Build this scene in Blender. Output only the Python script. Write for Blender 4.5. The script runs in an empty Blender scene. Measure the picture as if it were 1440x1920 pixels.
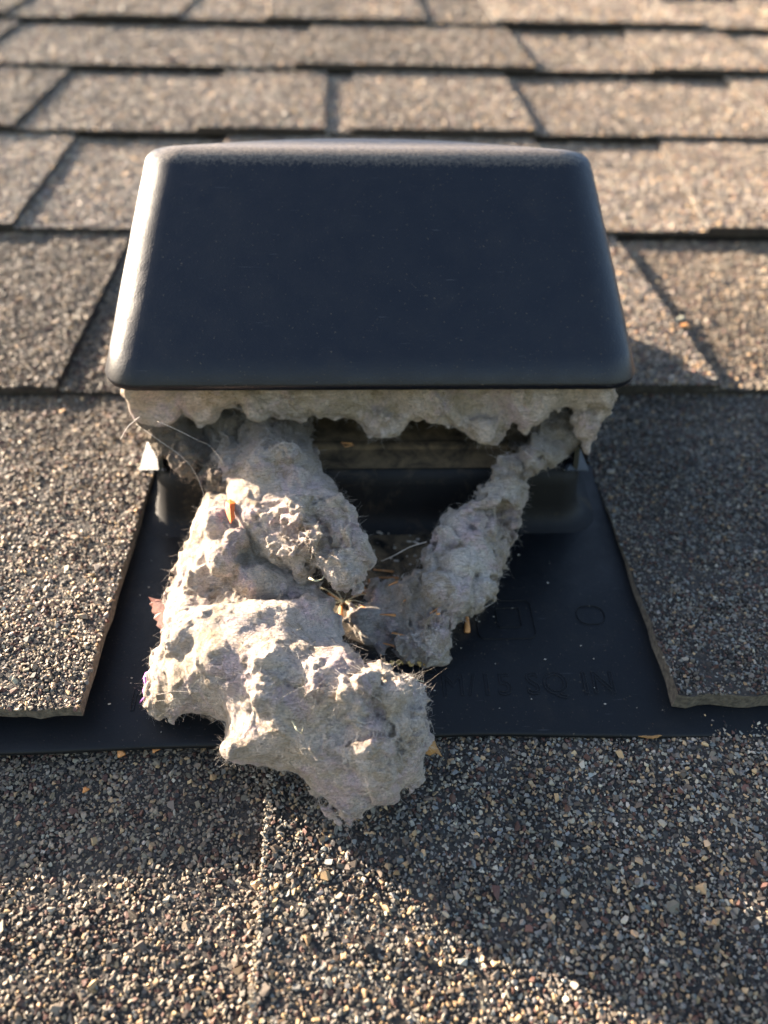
import bpy, bmesh, math, random
import numpy as np
from mathutils import Vector, Matrix, Euler
from mathutils.bvhtree import BVHTree

random.seed(7)
rng = np.random.default_rng(7)
SC = bpy.context.scene
COL = SC.collection

# ---------------------------------------------------------------- camera, light
# Everything is laid out in the frame of the roof slope (x along the courses,
# y up the slope, z out of the roof) and turned to the roof's real pitch by TILT.
PITCH = math.radians(22.6)
TILT = Matrix.Rotation(PITCH, 4, 'X')
CAM_AXES = np.array([[0.99910948, 0.01020981, 0.04093917],
                     [-0.03583693, 0.71747782, 0.69565889],
                     [0.0222704, 0.69650652, -0.71720478]])     # rows: x, y, z in (right, up, forward)
CAM_POS = np.array([-.0085, 0, .1794])
FPX = 1400.0
R3 = Matrix(((CAM_AXES[0][0], CAM_AXES[0][1], -CAM_AXES[0][2]),
             (CAM_AXES[1][0], CAM_AXES[1][1], -CAM_AXES[1][2]),
             (CAM_AXES[2][0], CAM_AXES[2][1], -CAM_AXES[2][2])))
cd = bpy.data.cameras.new('camera')
cam = bpy.data.objects.new('camera', cd)
COL.objects.link(cam)
cam.matrix_world = TILT @ (Matrix.Translation(Vector(CAM_POS)) @ R3.to_4x4())
cd.sensor_fit = 'VERTICAL'
cd.lens = 26.0
cd.sensor_height = 26.0 * 1920 / FPX
cd.clip_start = 0.01
cd.clip_end = 3000
cd.dof.use_dof = True
cd.dof.focus_distance = 0.190
cd.dof.aperture_fstop = 8.5
SC.camera = cam

SUN_AZ = math.radians(146)      # direction the light comes from, in the roof plane, from +x
SUN_EL = math.radians(11.8)       # above the roof plane
sd = Vector((math.cos(SUN_AZ) * math.cos(SUN_EL), math.sin(SUN_AZ) * math.cos(SUN_EL), math.sin(SUN_EL)))
sdw = TILT.to_3x3() @ sd
w = bpy.data.worlds.new('World')
SC.world = w
w.use_nodes = True
nt = w.node_tree
bg = nt.nodes['Background']
sky = nt.nodes.new('ShaderNodeTexSky')
sky.sky_type = 'NISHITA'
sky.sun_disc = False
sky.sun_elevation = math.asin(sdw.z)
sky.dust_density = 2.0
sky.ozone_density = 0.4
sky.sun_rotation = math.atan2(sdw.x, sdw.y)
nt.links.new(sky.outputs[0], bg.inputs[0])
bg.inputs[1].default_value = 0.05
sl = bpy.data.lights.new('sun', 'SUN')
sl.energy = 5.0
sl.angle = math.radians(0.5)
sl.color = (1.0, 0.83, 0.64)
sun = bpy.data.objects.new('sun', sl)
COL.objects.link(sun)
sun.matrix_world = sdw.to_track_quat('Z', 'Y').to_matrix().to_4x4()
vs = SC.view_settings
vs.view_transform = 'Standard'
vs.look = 'None'
vs.gamma = 1
vs.use_curve_mapping = False
vs.exposure = 3.05


# ---------------------------------------------------------------- helpers
def pt(u, v, z=0.0):
    """point of the plane z (roof frame) seen at photo position u, v"""
    d = CAM_AXES @ np.array([u - 720, 960 - v, FPX])
    return CAM_POS + d * (z - CAM_POS[2]) / d[2]


def pty(u, v, y):
    d = CAM_AXES @ np.array([u - 720, 960 - v, FPX])
    return CAM_POS + d * (y - CAM_POS[1]) / d[1]


def proj(p):
    c = (np.asarray(p, float) - CAM_POS) @ CAM_AXES
    return 720 + FPX * c[..., 0] / c[..., 2], 960 - FPX * c[..., 1] / c[..., 2], c[..., 2]


def link(o, parent=None):
    COL.objects.link(o)
    if parent is not None:
        o.parent = parent
    return o


def mesh_obj(name, verts, faces, mat=None, parent=None, smooth=False):
    me = bpy.data.meshes.new(name)
    me.from_pydata([tuple(map(float, v)) for v in verts], [], faces)
    if mat:
        me.materials.append(mat)
    if smooth:
        me.polygons.foreach_set('use_smooth', [True] * len(me.polygons))
    me.update()
    return link(bpy.data.objects.new(name, me), parent)


def fast_mesh(name, V, Q, mat=None, parent=None, smooth=True):
    """numpy verts + quads"""
    me = bpy.data.meshes.new(name)
    me.vertices.add(len(V))
    me.vertices.foreach_set('co', np.asarray(V, np.float32).ravel())
    k = Q.shape[1]
    me.loops.add(Q.size)
    me.loops.foreach_set('vertex_index', Q.astype(np.int32).ravel())
    me.polygons.add(len(Q))
    me.polygons.foreach_set('loop_start', np.arange(0, Q.size, k, dtype=np.int32))
    me.polygons.foreach_set('loop_total', np.full(len(Q), k, np.int32))
    me.update(calc_edges=True)
    me.validate()
    me.polygons.foreach_set('use_smooth', np.full(len(me.polygons), smooth))
    if mat:
        me.materials.append(mat)
    return link(bpy.data.objects.new(name, me), parent)


def bm_obj(name, bm, mat, parent=None, smooth=False):
    me = bpy.data.meshes.new(name)
    bmesh.ops.recalc_face_normals(bm, faces=bm.faces)
    bm.to_mesh(me)
    bm.free()
    me.materials.append(mat)
    if smooth:
        me.polygons.foreach_set('use_smooth', [True] * len(me.polygons))
    return link(bpy.data.objects.new(name, me), parent)


def empty(name, loc=(0, 0, 0)):
    o = bpy.data.objects.new(name, None)
    o.empty_display_size = .02
    o.location = loc
    return link(o)


def tag(o, label=None, cat=None, group=None, kind=None):
    if label:
        o['label'] = label
    if cat:
        o['category'] = cat
    if group:
        o['group'] = group
    if kind:
        o['kind'] = kind
    return o


_T = rng.random((32, 32, 32))


def vnoise(P):
    """smooth value noise, -1..1, P (..., 3)"""
    i = np.floor(P).astype(int)
    f = P - i
    f = f * f * f * (f * (f * 6 - 15) + 10)
    i0 = i & 31
    i1 = (i + 1) & 31
    x0, y0, z0 = i0[..., 0], i0[..., 1], i0[..., 2]
    x1, y1, z1 = i1[..., 0], i1[..., 1], i1[..., 2]
    fx, fy, fz = f[..., 0], f[..., 1], f[..., 2]
    a = _T[x0, y0, z0] * (1 - fx) + _T[x1, y0, z0] * fx
    b = _T[x0, y1, z0] * (1 - fx) + _T[x1, y1, z0] * fx
    c = _T[x0, y0, z1] * (1 - fx) + _T[x1, y0, z1] * fx
    d = _T[x0, y1, z1] * (1 - fx) + _T[x1, y1, z1] * fx
    return ((a * (1 - fy) + b * fy) * (1 - fz) + (c * (1 - fy) + d * fy) * fz) * 2 - 1


def fbm(P, scale, octaves=3, gain=.5, seed=0.):
    s, a, t = 0, 1., 0
    for k in range(octaves):
        s = s + a * vnoise(P / scale + seed * 7.31 + k * 13.7)
        t += a
        a *= gain
        scale *= .5
    return s / t


# ---------------------------------------------------------------- materials
def new_mat(name):
    m = bpy.data.materials.new(name)
    m.use_nodes = True
    n = m.node_tree.nodes
    return m, n, m.node_tree.links, n['Principled BSDF']


def mix_rgb(n, l, fac, a, b, mode='MIX'):
    x = n.new('ShaderNodeMix')
    x.data_type = 'RGBA'
    x.blend_type = mode
    for sock, val in ((x.inputs[0], fac), (x.inputs[6], a), (x.inputs[7], b)):
        if hasattr(val, 'is_output'):
            l.new(val, sock)
        else:
            sock.default_value = val if not isinstance(val, tuple) else (*val, 1)
    return x.outputs[2]


def noise_node(n, l, co, scale, detail=4, rough=.55, dist=0.):
    t = n.new('ShaderNodeTexNoise')
    t.inputs['Scale'].default_value = scale
    t.inputs['Detail'].default_value = detail
    t.inputs['Roughness'].default_value = rough
    t.inputs['Distortion'].default_value = dist
    l.new(co, t.inputs['Vector'])
    return t.outputs['Fac']


def ramp(n, l, fac, stops):
    r = n.new('ShaderNodeValToRGB')
    e = r.color_ramp.elements
    while len(e) < len(stops):
        e.new(.5)
    for el, (p, c) in zip(e, stops):
        el.position = p
        el.color = (*c, 1) if isinstance(c, tuple) else (c, c, c, 1)
    l.new(fac, r.inputs[0])
    return r.outputs[0]


def bump(n, l, h, strength, dist, prev=None):
    b = n.new('ShaderNodeBump')
    b.inputs['Strength'].default_value = strength
    b.inputs['Distance'].default_value = dist
    l.new(h, b.inputs['Height'])
    if prev:
        l.new(prev, b.inputs['Normal'])
    return b.outputs[0]


def obj_co(n):
    return n.new('ShaderNodeTexCoord').outputs['Object']


def asphalt_mat(name, c0, c1, rough=.9):
    m, n, l, p = new_mat(name)
    co = obj_co(n)
    f = noise_node(n, l, co, 700, 3)
    l.new(ramp(n, l, f, [(.3, c0), (.75, c1)]), p.inputs['Base Color'])
    p.inputs['Roughness'].default_value = rough
    l.new(bump(n, l, noise_node(n, l, co, 900, 3), .8, .0006), p.inputs['Normal'])
    return m


M_BASE = asphalt_mat('asphalt_bed', (.012, .010, .009), (.05, .042, .036))
M_EDGE = asphalt_mat('shingle_cut_edge', (.05, .043, .036), (.17, .145, .115))
M_DARK = asphalt_mat('shingle_dark_edge', (.012, .010, .009), (.055, .045, .036))

# granules carry a mineral colour with some sun and shade scaled in
m, n, l, p = new_mat('mineral_granule')
at = n.new('ShaderNodeAttribute')
at.attribute_type = 'INSTANCER'
at.attribute_name = 'tone'
co = obj_co(n)
f = noise_node(n, l, co, 2600, 3)
l.new(mix_rgb(n, l, 1.0, at.outputs['Color'], ramp(n, l, f, [(.25, .62), (.75, 1.25)]), 'MULTIPLY'), p.inputs['Base Color'])
p.inputs['Roughness'].default_value = .68
p.inputs['Specular IOR Level'].default_value = .42
M_GRAN = m


FZ_ = -.003


def plastic_mat(name, base, dust_amt, dust_col=(.23, .18, .12), rough=.42, scratch=True, dust_scale=60, lo=.52, hi=.75, spec=.5, patch=False):
    m, n, l, p = new_mat(name)
    co = obj_co(n)
    big = noise_node(n, l, co, dust_scale, 8, .7, .4)
    dust = ramp(n, l, big, [(lo, 0.), (hi, dust_amt)])
    spk = noise_node(n, l, co, 1500, 2, .5)
    spk = ramp(n, l, spk, [(.695, 0.), (.75, .3)])
    d = mix_rgb(n, l, 1., dust, spk, 'ADD')
    col = mix_rgb(n, l, d, base, dust_col)
    if scratch:
        mp = n.new('ShaderNodeMapping')
        mp.inputs['Rotation'].default_value = (.4, .3, .9)
        mp.inputs['Scale'].default_value = (1, 22, 22)
        l.new(co, mp.inputs[0])
        sc = noise_node(n, l, mp.outputs[0], 95, 2, .5)
        sc = ramp(n, l, sc, [(.72, 0.), (.80, .14)])
        col = mix_rgb(n, l, sc, col, (.3, .3, .32))
    if patch:                       # brown dust washed out of the throat onto the flange
        mp2 = n.new('ShaderNodeMapping')
        mp2.vector_type = 'TEXTURE'
        mp2.inputs['Location'].default_value = (.006, .148, FZ_)
        mp2.inputs['Scale'].default_value = (.030, .032, .05)
        l.new(co, mp2.inputs[0])
        gr = n.new('ShaderNodeTexGradient')
        gr.gradient_type = 'SPHERICAL'
        l.new(mp2.outputs[0], gr.inputs[0])
        bl = ramp(n, l, noise_node(n, l, co, 170, 7, .75, .5), [(.40, 0.), (.58, .9)])
        bl = mix_rgb(n, l, 1., bl, ramp(n, l, gr.outputs['Fac'], [(.02, 0.), (.5, 1.)]), 'MULTIPLY')
        col = mix_rgb(n, l, bl, col, (.19, .14, .085))
        d = mix_rgb(n, l, 1., d, bl, 'ADD')
    l.new(col, p.inputs['Base Color'])
    r = ramp(n, l, noise_node(n, l, co, 110, 5, .6), [(.3, rough - .06), (.7, rough + .1)])
    r2 = mix_rgb(n, l, d, r, (.95, .95, .95))
    l.new(r2, p.inputs['Roughness'])
    p.inputs['Specular IOR Level'].default_value = spec
    b = bump(n, l, noise_node(n, l, co, 1500, 3), .18, .0004)
    b = bump(n, l, noise_node(n, l, co, 45, 3), .15, .003, b)
    l.new(b, p.inputs['Normal'])
    return m


M_HOOD = plastic_mat('black_plastic_hood', (.004, .005, .010), .02, rough=.37, spec=.40)
def dusty_top(m):
    n, l = m.node_tree.nodes, m.node_tree.links
    p = n['Principled BSDF']
    co = obj_co(n)
    sx = n.new('ShaderNodeSeparateXYZ')
    l.new(co, sx.inputs[0])
    g = noise_node(n, l, co, 900, 4, .7)
    a = n.new('ShaderNodeMath')
    a.operation = 'MULTIPLY_ADD'
    l.new(g, a.inputs[0])
    a.inputs[1].default_value = .005
    l.new(sx.outputs['Z'], a.inputs[2])
    f = ramp(n, l, a.outputs[0], [(.0948, 0.), (.0970, .95)])
    old = p.inputs['Base Color'].links[0].from_socket
    l.new(mix_rgb(n, l, f, old, (.24, .20, .16)), p.inputs['Base Color'])


dusty_top(M_HOOD)
M_FLANGE = plastic_mat('black_plastic_flange', (.005, .006, .008), .03, rough=.5, spec=.24, patch=True)
M_CURB = plastic_mat('dusty_black_plastic', (.008, .008, .009), .35, (.12, .09, .055), .6, False, 70, .55, .72, spec=.22)
M_INSIDE = plastic_mat('dust_caked_plastic', (.03, .024, .018), .9, (.15, .105, .06), .85, False, 130, .35, .6, spec=.15)
M_TEXT = plastic_mat('moulded_plastic_lettering', (.010, .011, .014), .0, rough=.5, scratch=False, spec=.25)


def lint_mat(name, cols, fine=1., upslope_brown=.85, tone=1.):
    m, n, l, p = new_mat(name)
    co = obj_co(n)
    a = noise_node(n, l, co, 55, 6, .65, .8)
    c = ramp(n, l, a, [(.28, cols[0]), (.42, cols[1]), (.55, cols[2]), (.7, cols[3])])
    hue = noise_node(n, l, co, 85, 5, .65, .6)
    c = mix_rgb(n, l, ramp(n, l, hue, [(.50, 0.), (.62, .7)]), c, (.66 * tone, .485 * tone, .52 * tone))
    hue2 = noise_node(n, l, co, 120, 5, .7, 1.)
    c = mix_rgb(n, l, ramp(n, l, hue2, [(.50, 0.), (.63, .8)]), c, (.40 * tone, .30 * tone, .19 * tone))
    # felted fibres: three thin stretched noises in different directions
    acc = None
    for rot in ((.3, .2, .4), (1.2, .4, 1.5), (.1, 1.3, 2.5)):
        mp = n.new('ShaderNodeMapping')
        mp.inputs['Rotation'].default_value = rot
        mp.inputs['Scale'].default_value = (1, 9, 9)
        l.new(co, mp.inputs[0])
        f = noise_node(n, l, mp.outputs[0], 260 * fine, 3, .6, 1.6)
        if acc is None:
            acc = f
        else:
            mx = n.new('ShaderNodeMath')
            mx.operation = 'MAXIMUM'
            l.new(acc, mx.inputs[0])
            l.new(f, mx.inputs[1])
            acc = mx.outputs[0]
    c = mix_rgb(n, l, 1., c, ramp(n, l, acc, [(.42, .42), (.58, .95), (.76, 1.3)]), 'MULTIPLY')
    g = noise_node(n, l, co, 420, 4, .7)
    c = mix_rgb(n, l, ramp(n, l, g, [(.66, 0.), (.76, .4)]), c, (.12, .085, .06))
    for rot, th_ in (((.7, .9, .2), .70), ((2.1, .3, 1.1), .71)):       # single dark threads felted in
        mp = n.new('ShaderNodeMapping')
        mp.inputs['Rotation'].default_value = rot
        mp.inputs['Scale'].default_value = (1, 16, 16)
        l.new(co, mp.inputs[0])
        f = noise_node(n, l, mp.outputs[0], 90, 2, .5, 2.5)
        c = mix_rgb(n, l, ramp(n, l, f, [(th_ - .03, 0.), (th_ + .01, .6)]), c, (.10, .07, .055))
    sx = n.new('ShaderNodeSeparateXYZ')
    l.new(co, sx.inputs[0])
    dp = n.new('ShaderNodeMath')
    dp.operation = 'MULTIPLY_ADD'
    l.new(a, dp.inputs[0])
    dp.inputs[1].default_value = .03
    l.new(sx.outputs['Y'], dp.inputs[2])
    c = mix_rgb(n, l, ramp(n, l, dp.outputs[0], [(.168 * 1., 0.), (.198, upslope_brown)]), c, (.13, .095, .058))  # browner up the slope, towards the inside of the hood
    l.new(c, p.inputs['Base Color'])
    p.inputs['Roughness'].default_value = 1.
    p.inputs['Specular IOR Level'].default_value = .05
    p.inputs['Sheen Weight'].default_value = .25
    p.inputs['Sheen Roughness'].default_value = .6
    b = bump(n, l, acc, .9, .0024)
    b = bump(n, l, noise_node(n, l, co, 520, 5, .75, .6), .9, .0020, b)
    l.new(b, p.inputs['Normal'])
    return m


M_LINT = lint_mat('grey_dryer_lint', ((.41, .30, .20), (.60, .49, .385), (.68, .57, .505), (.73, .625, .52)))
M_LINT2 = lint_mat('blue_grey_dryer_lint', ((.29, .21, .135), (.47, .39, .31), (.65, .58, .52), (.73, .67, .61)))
M_LINT3 = lint_mat('tan_dryer_lint', ((.48, .35, .22), (.66, .52, .40), (.76, .62, .54), (.79, .67, .58)), upslope_brown=0.)

M_FILM = lint_mat('brown_lint_film', ((.10, .07, .045), (.16, .12, .08), (.21, .165, .12), (.25, .20, .16)), upslope_brown=.5, tone=.35)


def plain_mat(name, c0, c1, rough=.7, scale=300, trans=0.):
    m, n, l, p = new_mat(name)
    co = obj_co(n)
    l.new(ramp(n, l, noise_node(n, l, co, scale, 4), [(.3, c0), (.7, c1)]), p.inputs['Base Color'])
    p.inputs['Roughness'].default_value = rough
    l.new(bump(n, l, noise_node(n, l, co, scale * 3, 3), .4, .0003), p.inputs['Normal'])
    return m


M_FIBRE = plain_mat('lint_fibre', (.40, .34, .29), (.60, .55, .50), .8)
M_HUSK = plain_mat('orange_seed_husk', (.44, .17, .045), (.64, .31, .11), .6)
M_LEAF_R = plain_mat('dried_red_leaf', (.085, .026, .018), (.15, .055, .040), .6)
M_LEAF_Y = plain_mat('dried_yellow_leaf', (.22, .10, .025), (.38, .21, .07), .6)
M_ORANGE = plain_mat('orange_leaf', (.50, .075, .008), (.62, .14, .02), .5)
M_PURPLE = plain_mat('purple_thread', (.40, .10, .50), (.55, .22, .62), .8)
M_BRISTLE = plain_mat('pale_bristle', (.45, .42, .28), (.6, .55, .38), .6)
M_GROUND = plain_mat('lawn', (.03, .05, .015), (.07, .09, .03), .95, 3)

# ---------------------------------------------------------------- ground far below the roof
g = mesh_obj('ground', [(-1500, -1500, -3.6), (1500, -1500, -3.6), (1500, 1500, -3.6), (-1500, 1500, -3.6)],
             [(0, 1, 2, 3)], M_GROUND)
tag(g, 'open lawn far below the roof', kind='structure')

# ---------------------------------------------------------------- roof
EXPO = .143
BUTT0 = .1016            # butt of the course cut round the vent
TH = .003                # one layer; a raised tab is a second one
XL, XR = -.62, .68
CUT_L, CUT_R = -.0790, .0785

roof = empty('roof')
tag(roof, 'shingled roof slope around the black vent', kind='structure')
NOTILT = {g.name}

# prototypes of granules: angular chips (hulls of random points)
protos = bpy.data.collections.new('granule_shapes')
for k in range(14):
    bm = bmesh.new()
    for q in range(11):
        v = Vector(rng.normal(size=3)).normalized() * rng.uniform(.42, .54)
        bm.verts.new((v.x * rng.uniform(.85, 1.1), v.y, v.z * .8))
    bmesh.ops.convex_hull(bm, input=bm.verts)
    for v in [v for v in bm.verts if not v.link_faces]:
        bm.verts.remove(v)
    me = bpy.data.meshes.new('granule_shape')
    bm.to_mesh(me)
    bm.free()
    me.materials.append(M_GRAN)
    protos.objects.link(bpy.data.objects.new('granule_shape', me))

ng = bpy.data.node_groups.new('scatter_granules', 'GeometryNodeTree')
ng.interface.new_socket('Geometry', in_out='INPUT', socket_type='NodeSocketGeometry')
ng.interface.new_socket('Geometry', in_out='OUTPUT', socket_type='NodeSocketGeometry')
gi = ng.nodes.new('NodeGroupInput')
go = ng.nodes.new('NodeGroupOutput')
ci = ng.nodes.new('GeometryNodeCollectionInfo')
ci.inputs['Collection'].default_value = protos
ci.inputs['Separate Children'].default_value = True
ci.inputs['Reset Children'].default_value = True
iop = ng.nodes.new('GeometryNodeInstanceOnPoints')
iop.inputs['Pick Instance'].default_value = True


def named(nm, typ):
    a = ng.nodes.new('GeometryNodeInputNamedAttribute')
    a.data_type = typ
    a.inputs['Name'].default_value = nm
    return a.outputs['Attribute']


ng.links.new(gi.outputs[0], iop.inputs['Points'])
ng.links.new(ci.outputs[0], iop.inputs['Instance'])
ng.links.new(named('pick', 'INT'), iop.inputs['Instance Index'])
e2r = ng.nodes.new('FunctionNodeEulerToRotation')
ng.links.new(named('spin', 'FLOAT_VECTOR'), e2r.inputs[0])
ng.links.new(e2r.outputs[0], iop.inputs['Rotation'])
ng.links.new(named('size', 'FLOAT_VECTOR'), iop.inputs['Scale'])
ng.links.new(iop.outputs[0], go.inputs[0])

C_GREY, C_LIGHT, C_BLUE = (.185, .163, .138), (.36, .318, .262), (.205, .21, .205)
C_TAN, C_RED, C_DARK = (.46, .30, .16), (.12, .055, .042), (.035, .032, .032)
C_CREAM, C_WARM, C_BROWN = (.46, .40, .31), (.265, .21, .155), (.13, .098, .075)
PAL = {
    'right': ([C_GREY, C_LIGHT, C_BLUE, C_TAN, C_RED, C_DARK, C_CREAM, C_BROWN], [.22, .07, .12, .13, .09, .17, .05, .15]),
    'left': ([C_GREY, C_LIGHT, C_WARM, C_TAN, C_RED, C_DARK, C_CREAM, C_BROWN], [.14, .04, .38, .07, .13, .08, .02, .16]),
    'mid': ([C_GREY, C_LIGHT, (.25, .215, .19), C_TAN, C_RED, C_DARK, C_CREAM, C_BROWN], [.13, .07, .34, .10, .13, .07, .04, .12]),
    'edge': ([C_LIGHT, C_CREAM, C_WARM, C_TAN], [.4, .25, .25, .1]),  # pale mix standing in for sun on a cut edge
    'blue': ([C_GREY, C_LIGHT, C_BLUE, C_TAN, C_RED, C_DARK, C_CREAM, C_BROWN], [.22, .06, .21, .03, .13, .22, .01, .12]),
}


def granules(parent, x0, x1, y0, y1, zfun, step, pal, skip=None, tilt=0.):
    x0c, x1c = max(x0, -.62), min(x1, .68)
    gx = np.arange(x0c + step * .3, x1c, step)
    gy = np.arange(y0 + step * .3, y1, step * .87)
    X, Y = np.meshgrid(gx, gy)
    X = X + (np.arange(len(gy)) % 2)[:, None] * step * .5
    X = (X + rng.uniform(-.38, .38, X.shape) * step).ravel()
    Y = (Y + rng.uniform(-.38, .38, Y.shape) * step).ravel()
    keep = (X > x0c - step * .2) & (X < x1c + step * .2)
    u, v, _ = proj(np.stack([X, Y, 0 * X], 1))
    keep &= (u > -620) & (u < 2060) & (v > -160) & (v < 2320)
    if skip is not None:
        keep &= ~skip(X, Y)
    X, Y = X[keep], Y[keep]
    if step < .00113:
        fx, fy = X + rng.normal(0, .5, len(X)) * step, Y + rng.normal(0, .5, len(X)) * step
        ok = (fx > x0c) & (fx < x1c) & (fy > y0) & (fy < y1)
        if skip is not None:
            ok &= ~skip(fx, fy)
        nb = len(X)
        X, Y = np.concatenate([X, fx[ok]]), np.concatenate([Y, fy[ok]])
    else:
        nb = len(X)
    N = len(X)
    if N == 0:
        return
    s = step * rng.lognormal(.14, .24, N)
    s[nb:] *= .62
    big = rng.random(N) < .05
    s[big] *= rng.uniform(1.25, 1.7, big.sum())
    S = np.stack([s * rng.uniform(.8, 1.3, N), s * rng.uniform(.7, 1.05, N), s * rng.uniform(.65, .95, N)], 1)
    Z = zfun(Y) + s * rng.uniform(-.05, .30, N) + .00035 * vnoise(np.stack([X, Y, 0 * X], 1) / .006)
    cols, wts = PAL[pal]
    wts = np.array(wts) / sum(wts)
    c = np.array(cols)[rng.choice(len(cols), N, p=wts)]
    c = c * .88 + .12 * c.mean(1)[:, None] * np.array((1.25, 1.0, .7))
    c = c * (1.08 if pal == 'mid' else .9 if pal == 'left' else .62 if pal == 'blue' else .74) * (1 + .09 * rng.normal()) * rng.lognormal(0, .17, N)[:, None] * (1 + .02 * rng.normal(size=(N, 3)))  # painted by area: shaded right shingle darkened, sunlit granules lifted
    c = c * (1 + .2 * vnoise(np.stack([X, Y, 0 * X], 1) / .035) + .16 * vnoise(np.stack([X, Y * .5, 0 * X + 9], 1) / .011))[:, None]
    me = bpy.data.meshes.new('granules')
    me.vertices.add(N)
    me.vertices.foreach_set('co', np.stack([X, Y, Z], 1).astype(np.float32).ravel())
    a = me.attributes.new('spin', 'FLOAT_VECTOR', 'POINT')
    a.data.foreach_set('vector', np.stack([rng.normal(0, .45, N), rng.normal(0, .45, N), rng.uniform(0, 6.28, N)], 1).astype(np.float32).ravel())
    a = me.attributes.new('size', 'FLOAT_VECTOR', 'POINT')
    a.data.foreach_set('vector', S.astype(np.float32).ravel())
    a = me.attributes.new('pick', 'INT', 'POINT')
    a.data.foreach_set('value', rng.integers(0, 14, N).astype(np.int32))
    a = me.attributes.new('tone', 'FLOAT_COLOR', 'POINT')
    a.data.foreach_set('color', np.concatenate([np.clip(c, .01, .8), np.ones((N, 1))], 1).astype(np.float32).ravel())
    o = link(bpy.data.objects.new('granules', me), parent)
    o['kind'] = 'stuff'
    md = o.modifiers.new('scatter', 'NODES')
    md.node_group = ng
    return N


def slab(name, x0, x1, y0, y1, ztop, th, parent, skew0=0., skew1=0., edge=None):
    """shingle piece: wavy-edged slab following the saw-tooth of the courses"""
    nx = max(2, int((x1 - x0) / .0035))
    top, bot = [], []
    pts = []
    for i in range(nx + 1):                       # butt edge
        x = x0 + (x1 - x0) * i / nx
        pts.append((x, y0 + .0004 * random.uniform(-1, 1) + .0005 * math.sin(x * 210 + 3 * math.sin(x * 77))))
    ny = 24
    for j in range(1, ny):
        pts.append((x1 + skew1 * j / ny + .0004 * random.uniform(-1, 1), y0 + (y1 - y0) * j / ny))
    pts.append((x1 + skew1, y1))
    pts.append((x0 + skew0, y1))
    for j in range(ny - 1, 0, -1):
        pts.append((x0 + skew0 * j / ny + .0004 * random.uniform(-1, 1), y0 + (y1 - y0) * j / ny))
    bm = bmesh.new()
    vt = [bm.verts.new((x, y, ztop(y))) for x, y in pts]
    vb = [bm.verts.new((x, y, ztop(y) - th)) for x, y in pts]
    ft = bm.faces.new(vt)
    bm.faces.new(vb[::-1])
    for a in range(len(pts)):
        b = (a + 1) % len(pts)
        f = bm.faces.new((vt[a], vb[a], vb[b], vt[b]))
        f.material_index = 1
    o = bm_obj(name, bm, M_BASE, parent)
    o.data.materials.append(edge or M_DARK)
    return o


# raised tabs of each course; the rest of the course shows the lower layer
COURSES = [
    # k, tabs (x0, x1, top skew0, skew1), granule spacing, palettes
    (-1, [(-.62, -.16, 0, 0), (-.0308, .205, .001, 0), (.29, .68, 0, 0)], .00112),
    (0, [(XL, CUT_L, 0, 0), (CUT_R, XR, 0, -.0015)], .00102),
    (1, [(XL, -.42, 0, 0), (-.34, -.1255, 0, 0), (-.05, .1425, 0, -.008), (.27, .42, 0, 0)], .00108),
    (2, [(XL, -.40, 0, 0), (-.33, -.186, 0, -.004), (-.09, .117, 0, -.001), (.186, .36, .018, 0), (.44, XR, 0, 0)], .00112),
    (3, [(XL, -.46, 0, 0), (-.37, -.229, 0, 0), (-.110, -.0248, .004, -.002), (-.007, .1176, .003, -.001), (.292, .50, .008, 0)], .00128),
    (4, [(XL, -.53, 0, 0), (-.45, -.309, 0, 0), (-.0515, .1426, .011, -.004), (.2385, .3443, .016, .001), (.43, .56, 0, 0)], .0015),
    (5, [(XL, -.52, 0, 0), (-.45, -.3246, 0, .001), (-.26, -.1656, 0, .006), (-.085, .0639, 0, -.001), (.13, .3296, 0, -.008), (.41, .6, 0, 0)], .0018),
    (6, [(XL, -.40, 0, 0), (-.30, -.12, 0, 0), (-.02, .21, 0, 0), (.30, XR, 0, 0)], .003),
    (7, [(XL, -.27, 0, 0), (-.21, .03, 0, 0), (.11, .35, 0, 0), (.43, XR, 0, 0)], .003),
]


def under_vent(X, Y):
    return (X > -.079) & (X < .077) & (Y > .098) & (Y < .33)


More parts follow.
